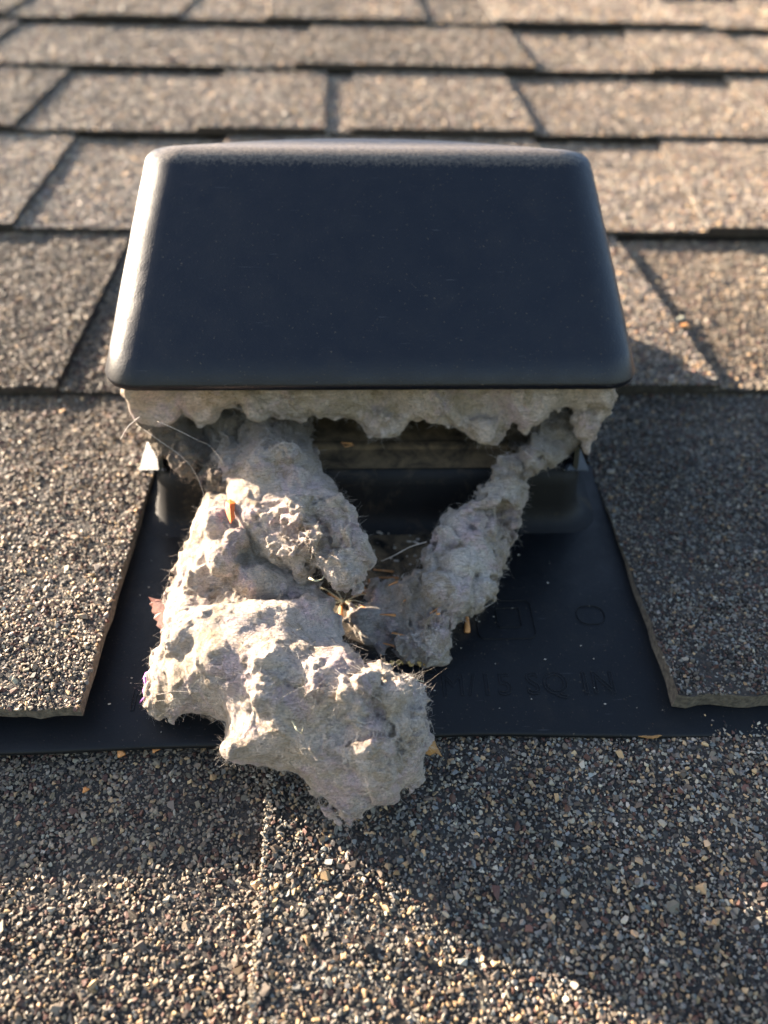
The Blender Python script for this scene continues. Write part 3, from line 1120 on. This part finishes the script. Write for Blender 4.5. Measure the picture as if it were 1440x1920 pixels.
tongue, V, Q = felt('lint_tongue', tongue_poly, tongue_ctrl, .0088, M_LINT, clump, seed=4., rim=.006, lumps=tongue_lumps, rag=8., amp=(.0024, .0017, .0014), carve=[(617, 1010, .0105, 17), (640, 1035, .0095, 10), (545, 1030, .010, 8), (585, 950, .012, 6), (600, 1052, .0085, 9)])
fuzz('loose_fibres', V, Q, tongue, 9000, .0007, .0040, .000016, seed=4)

strand_poly = [(1095, 770), (1098, 805), (1085, 838), (1060, 852), (1038, 875), (1000, 892), (988, 908), (986, 960), (974, 1002), (950, 1052),
               (936, 1082), (918, 1095), (914, 1118), (882, 1125), (880, 1140), (850, 1152), (832, 1182), (834, 1240), (800, 1246), (760, 1252),
               (702, 1242), (690, 1216), (660, 1192), (642, 1162), (662, 1142), (690, 1130), (702, 1096), (740, 1090), (768, 1066), (790, 1064),
               (794, 1030), (816, 1004), (812, 990), (846, 970), (880, 940), (892, 915), (912, 888), (928, 858), (960, 850), (985, 820), (1010, 770)]
strand_ctrl = [(1050, 800, 'y', .186, .7), (1000, 860, 'z', .026, .8), (950, 930, 'z', .017, 1.1), (960, 1000, 'z', .010, 1.1), (880, 1010, 'z', .011, 1.2), (850, 1070, 'z', .008, 1.2),
               (910, 1080, 'z', .007, .9), (790, 1120, 'z', .005, 1.), (830, 1130, 'z', .007, 1.1), (760, 1190, 'z', .001, .7), (690, 1180, 'z', -.001, .35), (820, 1220, 'z', .001, .7), (720, 1110, 'z', .000, .5)]
strand_lumps = [(830, 1110, .006, 36), (860, 1060, .0055, 36), (940, 950, .005, 34), (810, 1190, .003, 26), (890, 1030, .006, 30), (902, 1098, .0050, 22), (862, 1118, .0050, 24), (815, 1222, .0030, 22), (965, 905, .0045, 20), (845, 1010, .0055, 16)]
lint2 = empty('lint_strand')
tag(lint2, 'ragged blue-grey lint strand trailing from the right end of the opening down the flange', 'lint clump', 'lint pulled out of the vent')
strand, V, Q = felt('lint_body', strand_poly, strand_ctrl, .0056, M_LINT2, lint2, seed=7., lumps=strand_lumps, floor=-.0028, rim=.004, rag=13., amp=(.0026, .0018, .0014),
                    carve=[(945, 960, .0078, 26), (762, 1184, .0046, 24), (795, 1095, .0055, 13), (735, 1215, .004, 18), (880, 985, .0075, 12)])
fuzz('loose_fibres', V, Q, strand, 8000, .0007, .0040, .000016, seed=5)

fringe_poly = [(232, 700), (224, 735), (236, 752), (252, 788), (285, 806), (328, 796), (340, 766), (350, 780), (372, 798), (398, 792), (414, 766), (445, 754), (472, 757),
               (518, 780), (545, 781), (562, 786), (580, 778), (600, 783), (642, 778), (682, 796), (712, 819), (746, 818), (770, 792), (802, 778), (832, 783), (858, 808),
               (896, 832), (925, 844), (946, 826), (962, 792), (972, 796), (986, 812), (1002, 796), (1030, 780), (1060, 762), (1074, 772), (1086, 812), (1095, 842), (1105, 850),
               (1114, 822), (1132, 790), (1148, 758), (1158, 733), (1154, 700)]
fringe_ctrl = [(u, 720, 'y', .1835) for u in (230, 400, 600, 800, 1000, 1150)] + [(u, 800, 'y', .1815) for u in (270, 400, 600, 715, 900, 1100)]
fringe_lumps = [(1100, 815, .002, 16), (1096, 790, .003, 22), (715, 792, .0028, 24), (910, 806, .003, 28), (600, 760, .001, 22), (480, 765, .001, 20), (1000, 780, .0015, 16), (810, 760, .001, 20)]
lint3 = empty('lint_fringe')
tag(lint3, 'pinkish tan lint fringe hanging in scallops along the underside of the hood lip', 'lint clump', 'lint pulled out of the vent')
fringe, V, Q = felt('lint_body', fringe_poly, fringe_ctrl, .0034, M_LINT3, lint3, seed=9., h=.0005, rag=3.5, lumps=fringe_lumps, rim=.003, amp=(.0013, .0010, .0009), carve=[(370, 775, .004, 12), (385, 768, .004, 8)])
fuzz('loose_fibres', V, Q, fringe, 8000, .0007, .0040, .000016, seed=6)

M_THREAD = plain_mat('brown_lint_thread', (.10, .07, .05), (.24, .18, .14), .9)
for nm_, ob_, cnt in (('roll', roll, 2600), ('upper', upper, 1000), ('tongue', tongue, 1300), ('strand', strand, 1300), ('fringe', fringe, 1500)):
    n_v = len(ob_.data.vertices)
    V_ = np.empty(n_v * 3, np.float32)
    ob_.data.vertices.foreach_get('co', V_)
    V_ = V_.reshape(-1, 3).astype(float)
    Q_ = np.empty(len(ob_.data.loops), np.int32)
    ob_.data.loops.foreach_get('vertex_index', Q_)
    Q_ = Q_.reshape(-1, 4)
    fuzz('felted_threads', V_, Q_, ob_, cnt, .003, .010, .000032, M_FIBRE, seed=40 + cnt, out=.10, lie=True)
    fuzz('felted_threads', V_, Q_, ob_, cnt // 3, .003, .009, .000028, M_THREAD, seed=41 + cnt, out=.06, lie=True)

# lint film lining the inside of the left end
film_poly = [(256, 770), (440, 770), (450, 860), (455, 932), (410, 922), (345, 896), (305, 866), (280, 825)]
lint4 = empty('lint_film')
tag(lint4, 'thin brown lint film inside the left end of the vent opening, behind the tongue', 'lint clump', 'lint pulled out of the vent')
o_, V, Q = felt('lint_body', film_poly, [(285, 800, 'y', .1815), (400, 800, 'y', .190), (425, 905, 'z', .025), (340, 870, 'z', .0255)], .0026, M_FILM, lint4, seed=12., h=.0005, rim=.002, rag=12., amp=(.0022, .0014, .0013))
fuzz('loose_fibres', V, Q, o_, 3500, .001, .006, .00002, M_THREAD, seed=8, out=.3)

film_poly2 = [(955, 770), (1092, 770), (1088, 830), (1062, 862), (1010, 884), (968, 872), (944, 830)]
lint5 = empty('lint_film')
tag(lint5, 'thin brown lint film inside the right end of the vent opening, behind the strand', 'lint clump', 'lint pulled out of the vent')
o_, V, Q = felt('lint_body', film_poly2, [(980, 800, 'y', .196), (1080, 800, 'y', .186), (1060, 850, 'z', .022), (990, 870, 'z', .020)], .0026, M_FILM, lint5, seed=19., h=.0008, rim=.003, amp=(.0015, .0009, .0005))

# ---------------------------------------------------------------- small debris
def tube(name, pts, rad, mat, parent=None, taper=True, sides=5):
    pts = [Vector(p) for p in pts]
    V, Fc = [], []
    n_ = len(pts)
    for i, p in enumerate(pts):
        t = (pts[min(i + 1, n_ - 1)] - pts[max(i - 1, 0)]).normalized()
        a = t.orthogonal().normalized()
        b = t.cross(a)
        r = rad * (1 - .6 * i / (n_ - 1)) if taper else rad
        for k in range(sides):
            an = 2 * math.pi * k / sides
            V.append(p + (a * math.cos(an) + b * math.sin(an)) * r)
    for i in range(n_ - 1):
        for k in range(sides):
            q = (k + 1) % sides
            Fc.append((i * sides + k, i * sides + q, (i + 1) * sides + q, (i + 1) * sides + k))
    Fc.append(tuple(range(sides))[::-1])
    Fc.append(tuple(range((n_ - 1) * sides, n_ * sides)))
    return mesh_obj(name, V, Fc, mat, parent, True)


def husk(u0, v0, z0, u1, v1, z1, wdt, mat=M_HUSK, name='seed_husk'):
    """flattened sliver with a notched broad end, from one photo point to another"""
    a, b = Vector(pt(u0, v0, z0)), Vector(pt(u1, v1, z1))
    t = (b - a)
    L = t.length
    t.normalize()
    s = t.cross(Vector((0, 0, 1))).normalized()
    up = s.cross(t)
    secs = [(0, .35), (.15, .45), (.4, .55), (.7, .85), (.9, 1.), (1., .8)]
    V, Fc = [], []
    for f, w_ in secs:
        for k in range(6):
            an = 2 * math.pi * k / 6
            V.append(a + t * L * f + s * math.cos(an) * w_ * wdt * .68 + up * (math.sin(an) * w_ * wdt * .22 + wdt * .15 * math.sin(f * 3.1)))
    for i in range(len(secs) - 1):
        for k in range(6):
            q = (k + 1) % 6
            Fc.append((i * 6 + k, i * 6 + q, (i + 1) * 6 + q, (i + 1) * 6 + k))
    Fc.append(tuple(range(6))[::-1])
    Fc.append(tuple(range((len(secs) - 1) * 6, len(secs) * 6)))
    return mesh_obj(name, V, Fc, mat, None, True)


def top_z(u, v, objs):
    """where the sight line through u, v first meets one of the masses"""
    dg = bpy.context.evaluated_depsgraph_get()
    d = Vector(CAM_AXES @ np.array([u - 720, 960 - v, FPX])).normalized()
    best = None
    for o in objs:
        ok, loc, nr, _ = o.ray_cast(Vector(CAM_POS), d)
        if ok and (best is None or (loc - Vector(CAM_POS)).length < (best - Vector(CAM_POS)).length):
            best = loc
    return best.z if best is not None else FZ


bpy.context.view_layer.update()
GH = 'orange seed husks scattered in the vent'
HUSKS = [((875, 1142), (876, 1186), .0014, 'orange seed husk standing on the flange right of the lint strand'),
         ((735, 1186), (792, 1204), .0013, 'long orange seed husk lying across the lower end of the lint strand'),
         ((642, 1122), (638, 1160), .0012, 'short orange husk pointing down beside the tip of the lint tongue'),
         ((660, 1120), (697, 1108), .0011, 'orange sliver lying left of the lint strand in the dark gap'),
         ((706, 1083), (748, 1084), .0009, 'straight orange sliver above the small husks in the gap'),
         ((728, 1098), (747, 1090), .0008, 'small tilted orange sliver touching the edge of the lint strand'),
         ((712, 1152), (742, 1154), .0008, 'small tan husk on the upper part of the strand toe'),
         ((692, 1086), (700, 1106), .0011, 'stubby orange chip in the dark gap'),
         ((818, 1146), (822, 1152), .0010, 'tiny orange chip stuck on the lint strand shoulder')]
for (a, b, w_, lb) in HUSKS:
    za = top_z(*a, [strand, roll]) + .0007
    zb = top_z(*b, [strand, roll]) + .0007
    if abs(za - zb) > .004:
        za = zb = min(za, zb)
    tag(husk(*a, za, *b, zb, w_), lb, 'seed husk', GH)
NEED = [((672, 1092), (702, 1118), 'thin brown needle slanting down toward the bristle star from the gap'),
        ((615, 1112), (650, 1132), 'needle crossing under the point of the lint tongue'),
        ((690, 1130), (720, 1118), 'short needle rising onto the pale toe of the strand'),
        ((756, 1128), (772, 1118), 'stub of needle stuck in the middle of the strand'),
        ((718, 1206), (748, 1214), 'lowest needle, on the strand just above the tan crumbs'),
        ((806, 1150), (824, 1140), 'needle on the right shoulder of the strand'),
        ((700, 1068), (738, 1072), 'uppermost needle, lying flat on the dusty flange above the strand toe'),
        ((676, 1136), (700, 1146), 'tiny bent needle right beside the bristle star')]
for (a, b, lb) in NEED:
    za = max(min(top_z(*a, [strand, roll]), .02), FZ) + .0008
    tag(husk(*a, za, *b, za + random.uniform(-.0004, .0012), .0007), lb, 'needle', 'thin needles in the litter of the gap')
# chips poking out under the flange edge, on the lower course
for (a, b, w_, lb) in [((222, 1402), (229, 1418), .0016, 'orange chip poking out under the flange edge at left, the lower of two'),
                       ((300, 1404), (286, 1408), .0012, 'small orange chip under the flange edge nearer the lint clump'),
                       ((158, 1476), (162, 1484), .0014, 'loose orange chip among the shaded granules below the flange')]:
    tag(husk(*a, -.0048, *b, -.0050, w_), lb, 'seed husk', GH)
# two husks up on the right-hand shingle
tag(husk(1258, 606, -.0030, 1282, 594, -.0030, .0016, M_BRISTLE), 'pale flat husk on the sunny shingle right of the hood', 'seed husk', GH)
tag(husk(1258, 616, -.0028, 1292, 610, -.0028, .0026), 'orange husk on the sunny shingle right of the hood', 'seed husk', GH)


def leaf(name, u, v, z, length, width, ang, tiltx, mat, serr=0., roll_=0.):
    """thin curved leaf blade with toothed edge and a midrib fold"""
    n_ = 15
    up_, lo_, mid = [], [], []
    for i in range(n_ + 1):
        t = i / n_
        wv = width / 2 * 1.45 * math.sin(math.pi * min(1, t * .97 + .03)) ** .9 * (1 - .62 * t)
        te = serr * 2.2 * wv * (.5 - (i % 2))
        mid.append(Vector((t * length, 0, 0)))
        up_.append(Vector((t * length - te * .4, wv + te * .5 if 0 < i < n_ else 0.0003, width * .16 * (wv / width * 2))))
        lo_.append(Vector((t * length - te * .4, -wv - te * .5 if 0 < i < n_ else -.0003, width * .16 * (wv / width * 2))))
    V = up_ + mid + lo_
    rot = Matrix.Rotation(math.radians(ang), 3, 'Z') @ Matrix.Rotation(math.radians(tiltx), 3, 'Y') @ Matrix.Rotation(math.radians(roll_), 3, 'X')
    p0 = Vector(pt(u, v, z))
    for q in V:
        q.z += .18 * width * math.sin(q.x / length * 3.1) + .04 * width * math.sin(q.x / length * 11)
    V = [p0 + rot @ q for q in V]
    Fc = []
    m_ = n_ + 1
    for i in range(n_):
        Fc += [(m_ + i, m_ + i + 1, i + 1, i), (2 * m_ + i, 2 * m_ + i + 1, m_ + i + 1, m_ + i)]
    o = mesh_obj(name, V, Fc, mat, None, False)
    md_ = o.modifiers.new('blade', 'SOLIDIFY')
    md_.thickness = .00018
    return o


def outline_leaf(name, rim, mid, mat):
    """thin leaf from its toothed rim and its raised midrib, points as (u, v, z)"""
    V = [Vector(pt(*q)) for q in rim] + [Vector(pt(*q)) for q in mid]
    n_, m_ = len(rim), len(mid)
    Fc = []
    near_ = [min(range(m_), key=lambda k: (V[n_ + k] - V[i]).length) for i in range(n_)]
    for i in range(n_):
        j = (i + 1) % n_
        a_, b_ = n_ + near_[i], n_ + near_[j]
        Fc.append((i, j, b_, a_) if a_ != b_ else (i, j, a_))
    o = mesh_obj(name, V, Fc, mat)
    md_ = o.modifiers.new('blade', 'SOLIDIFY')
    md_.thickness = .00016
    return o


tag(outline_leaf('dry_leaf', [(278, 1119, .0058), (284, 1129, .005), (280, 1133, .0046), (287, 1140, .0046), (284, 1147, .0042), (291, 1153, .0044), (288, 1160, .004), (296, 1166, .0042),
                              (293, 1173, .0038), (302, 1180, .004), (300, 1187, .0036), (314, 1194, .004), (334, 1190, .006), (338, 1155, .007), (318, 1131, .0068), (308, 1130, .0062), (304, 1125, .0064), (292, 1123, .006)],
                 [(288, 1128, .0064), (302, 1148, .0064), (316, 1168, .0062), (326, 1182, .006)], M_LEAF_R),
    'dried red-brown toothed leaf half tucked under the left side of the big lint clump', 'leaf', 'dead leaves caught in the lint')
tag(outline_leaf('dry_leaf', [(766, 1378, .0105), (778, 1371, .0102), (786, 1378, .0095), (797, 1374, .009), (806, 1384, .0082), (814, 1388, .007), (818, 1399, .006), (829, 1419, .0048), (816, 1411, .0055), (806, 1416, .0055),
                              (796, 1412, .006), (784, 1418, .0066), (772, 1412, .0085), (764, 1398, .010)],
                 [(774, 1390, .0105), (790, 1394, .0100), (806, 1400, .0078), (818, 1408, .0060)], M_LEAF_Y),
    'curled yellow-brown leaf at the right edge of the big lint clump', 'leaf', 'dead leaves caught in the lint')
tag(leaf('dry_leaf', 1245, 1372, -.0052, .0105, .0040, 184, 0, M_LEAF_Y, .05), 'flat tan leaf lying under the flange edge at the right', 'leaf', 'dead leaves caught in the lint')
zz = top_z(432, 955, [roll, tongue, upper])
tag(outline_leaf('leaf_scrap', [(424, 940, zz + .0022), (432, 936, zz + .0024), (441, 944, zz + .0030), (439, 960, zz + .0026), (441, 970, zz + .0020), (433, 982, zz + .0014), (427, 968, zz + .0012), (423, 955, zz + .0014)],
                 [(431, 946, zz + .0034), (432, 960, zz + .0030), (433, 972, zz + .0022)], M_ORANGE),
    'bright orange leaf scrap stuck to the sunlit top of the big lint clump', 'leaf')

# pale bristles radiating from one point in the gap
br = empty('bristle_tuft')
tag(br, 'small star of pale straw bristles in the dark gap below the lint tongue', 'bristles')
c0 = Vector(pt(644, 1128, FZ + .003))
for k, (du, dv) in enumerate([(-62, -34), (-58, -8), (-40, 16), (28, 26), (42, 4), (14, -32), (52, 28), (-14, 24), (56, -16), (-30, -40)]):
    e_ = Vector(pt(644 + du, 1128 + dv, FZ + .003 + random.uniform(-.002, .003)))
    tube('bristle', [c0, c0.lerp(e_, .5) + Vector((0, 0, .0012)), e_], .00016, M_BRISTLE, br)

# purple thread at the left tip of the clump
tag(tube('purple_thread', [pt(276, 1262, .006), pt(271, 1272, .007), pt(274, 1284, .006), pt(269, 1294, .005), pt(272, 1306, .004), pt(262, 1318, .003)], .0005, M_PURPLE),
    'bright purple thread at the left tip of the big lint clump', 'thread')
# curled fibres and stray hairs
STRANDS = [([(548, 1352), (556, 1368), (566, 1376), (568, 1362)], .00022, M_BRISTLE, 'short curled pale fibre on the front of the big lint clump', [roll]),
           ([(580, 1084), (592, 1090), (604, 1086), (610, 1076)], .00030, M_BRISTLE, 'pale curled fibre in the notch under the lint tongue', [tongue, upper]),
           ([(660, 832), (640, 830), (648, 838), (664, 834)], .0003, M_HUSK, 'loop of orange fibre under the hood at the dusty back', [])]
for pts_, r_, mt, lb, obs in STRANDS:
    zq = max(top_z(*pts_[0], obs), top_z(*pts_[-1], obs)) + .001 if obs else CTOP + .002
    P_ = [pt(a, b, zq + .0006 * (i % 2)) for i, (a, b) in enumerate(pts_)]
    tag(tube('curled_fibre', P_, r_, mt), lb, 'fibre', 'single fibres standing out of the lint')


def hair(name, pts_, lb, r_=.00006, mt=M_FIBRE):
    P_ = [Vector(pt(u, v, z)) for u, v, z in pts_]
    out = []
    n_ = len(P_)
    for i in range(n_ - 1):                       # Catmull-Rom through the points
        a, b, c, d = P_[max(i - 1, 0)], P_[i], P_[i + 1], P_[min(i + 2, n_ - 1)]
        for k in range(6):
            t = k / 6
            out.append(.5 * (2 * b + (c - a) * t + (2 * a - 5 * b + 4 * c - d) * t * t + (3 * b - a - 3 * c + d) * t ** 3))
    out.append(P_[-1])
    tag(tube(name, out, r_, mt), lb, 'fibre', 'single fibres standing out of the lint')


hair('stray_hair', [(255, 795, .044), (290, 820, .044), (345, 860, .04), (370, 895, .035), (384, 932, .03)], 'long stray hair hanging from the left lip corner to the top of the big clump')
hair('stray_hair', [(295, 790, .045), (330, 805, .044), (370, 825, .042), (395, 838, .040), (420, 870, .038)], 'stray hair crossing the dark left end of the opening')
hair('stray_hair', [(262, 782, .046), (240, 800, .046), (226, 824, .045)], 'pale bristly hair sticking out left of the hood corner', .00014)
hair('stray_hair', [(800, 1016, .013), (770, 1025, .012), (738, 1042, .010), (715, 1052, .008)], 'twisted wisp reaching left from the lint strand', .0002)
hair('stray_hair', [(740, 1262, .006), (770, 1272, .006), (795, 1278, .004)], 'thin straw lying between the big clump and the lettering', .00018, M_BRISTLE)

# row of tan crumbs at the toe of the strand
cr = empty('crumb_row')
tag(cr, 'row of tan crumbs along the bottom edge of the lint strand', 'crumbs')
bm = bmesh.new()
for k in range(46):
    t = random.random()
    u, v = 690 + 112 * t, 1249 - 6 * math.sin(3 * t) + random.uniform(-4, 4)
    p_ = Vector(pt(u, v, -.001 + random.uniform(-.0006, .001)))
    r_ = bmesh.ops.create_icosphere(bm, subdivisions=1, radius=random.uniform(.0003, .0006))
    for q in r_['verts']:
        q.co = q.co * random.uniform(.7, 1.2) + p_
o = bm_obj('crumbs', bm, plain_mat('tan_crumb', (.40, .26, .08), (.58, .42, .18), .9), cr)
o['kind'] = 'stuff'

# specks of dust and chips lying on the flange, and dust flecks on the curb front
bm = bmesh.new()
for k in range(150):
    if random.random() < .65:
        p_ = Vector((random.uniform(-.075, .075), random.uniform(.097, .170), FZ + .0003))
        s_ = random.uniform(.00010, .00028)
    else:
        p_ = Vector((random.uniform(-.006, .03), random.uniform(.14, .170), FZ + .0003))
        s_ = random.uniform(.0002, .0006)
    r_ = bmesh.ops.create_icosphere(bm, subdivisions=1, radius=s_)
    k_ = random.uniform(.6, 2.2)
    for q in r_['verts']:
        q.co = Vector((q.co.x * k_, q.co.y, q.co.z * .5)) * random.uniform(.7, 1.2) + p_
o = bm_obj('dust_flecks', bm, plain_mat('pale_dust', (.25, .22, .18), (.5, .46, .4), .95))
tag(o, 'pale dust flecks sprinkled over the black flange', 'dust', kind='stuff')

# ---------------------------------------------------------------- turn everything to the roof's pitch
bpy.context.view_layer.update()
for o in list(SC.objects):
    if o.parent is None and o.type not in ('CAMERA', 'LIGHT') and o.name not in NOTILT:
        o.matrix_world = TILT @ o.matrix_world
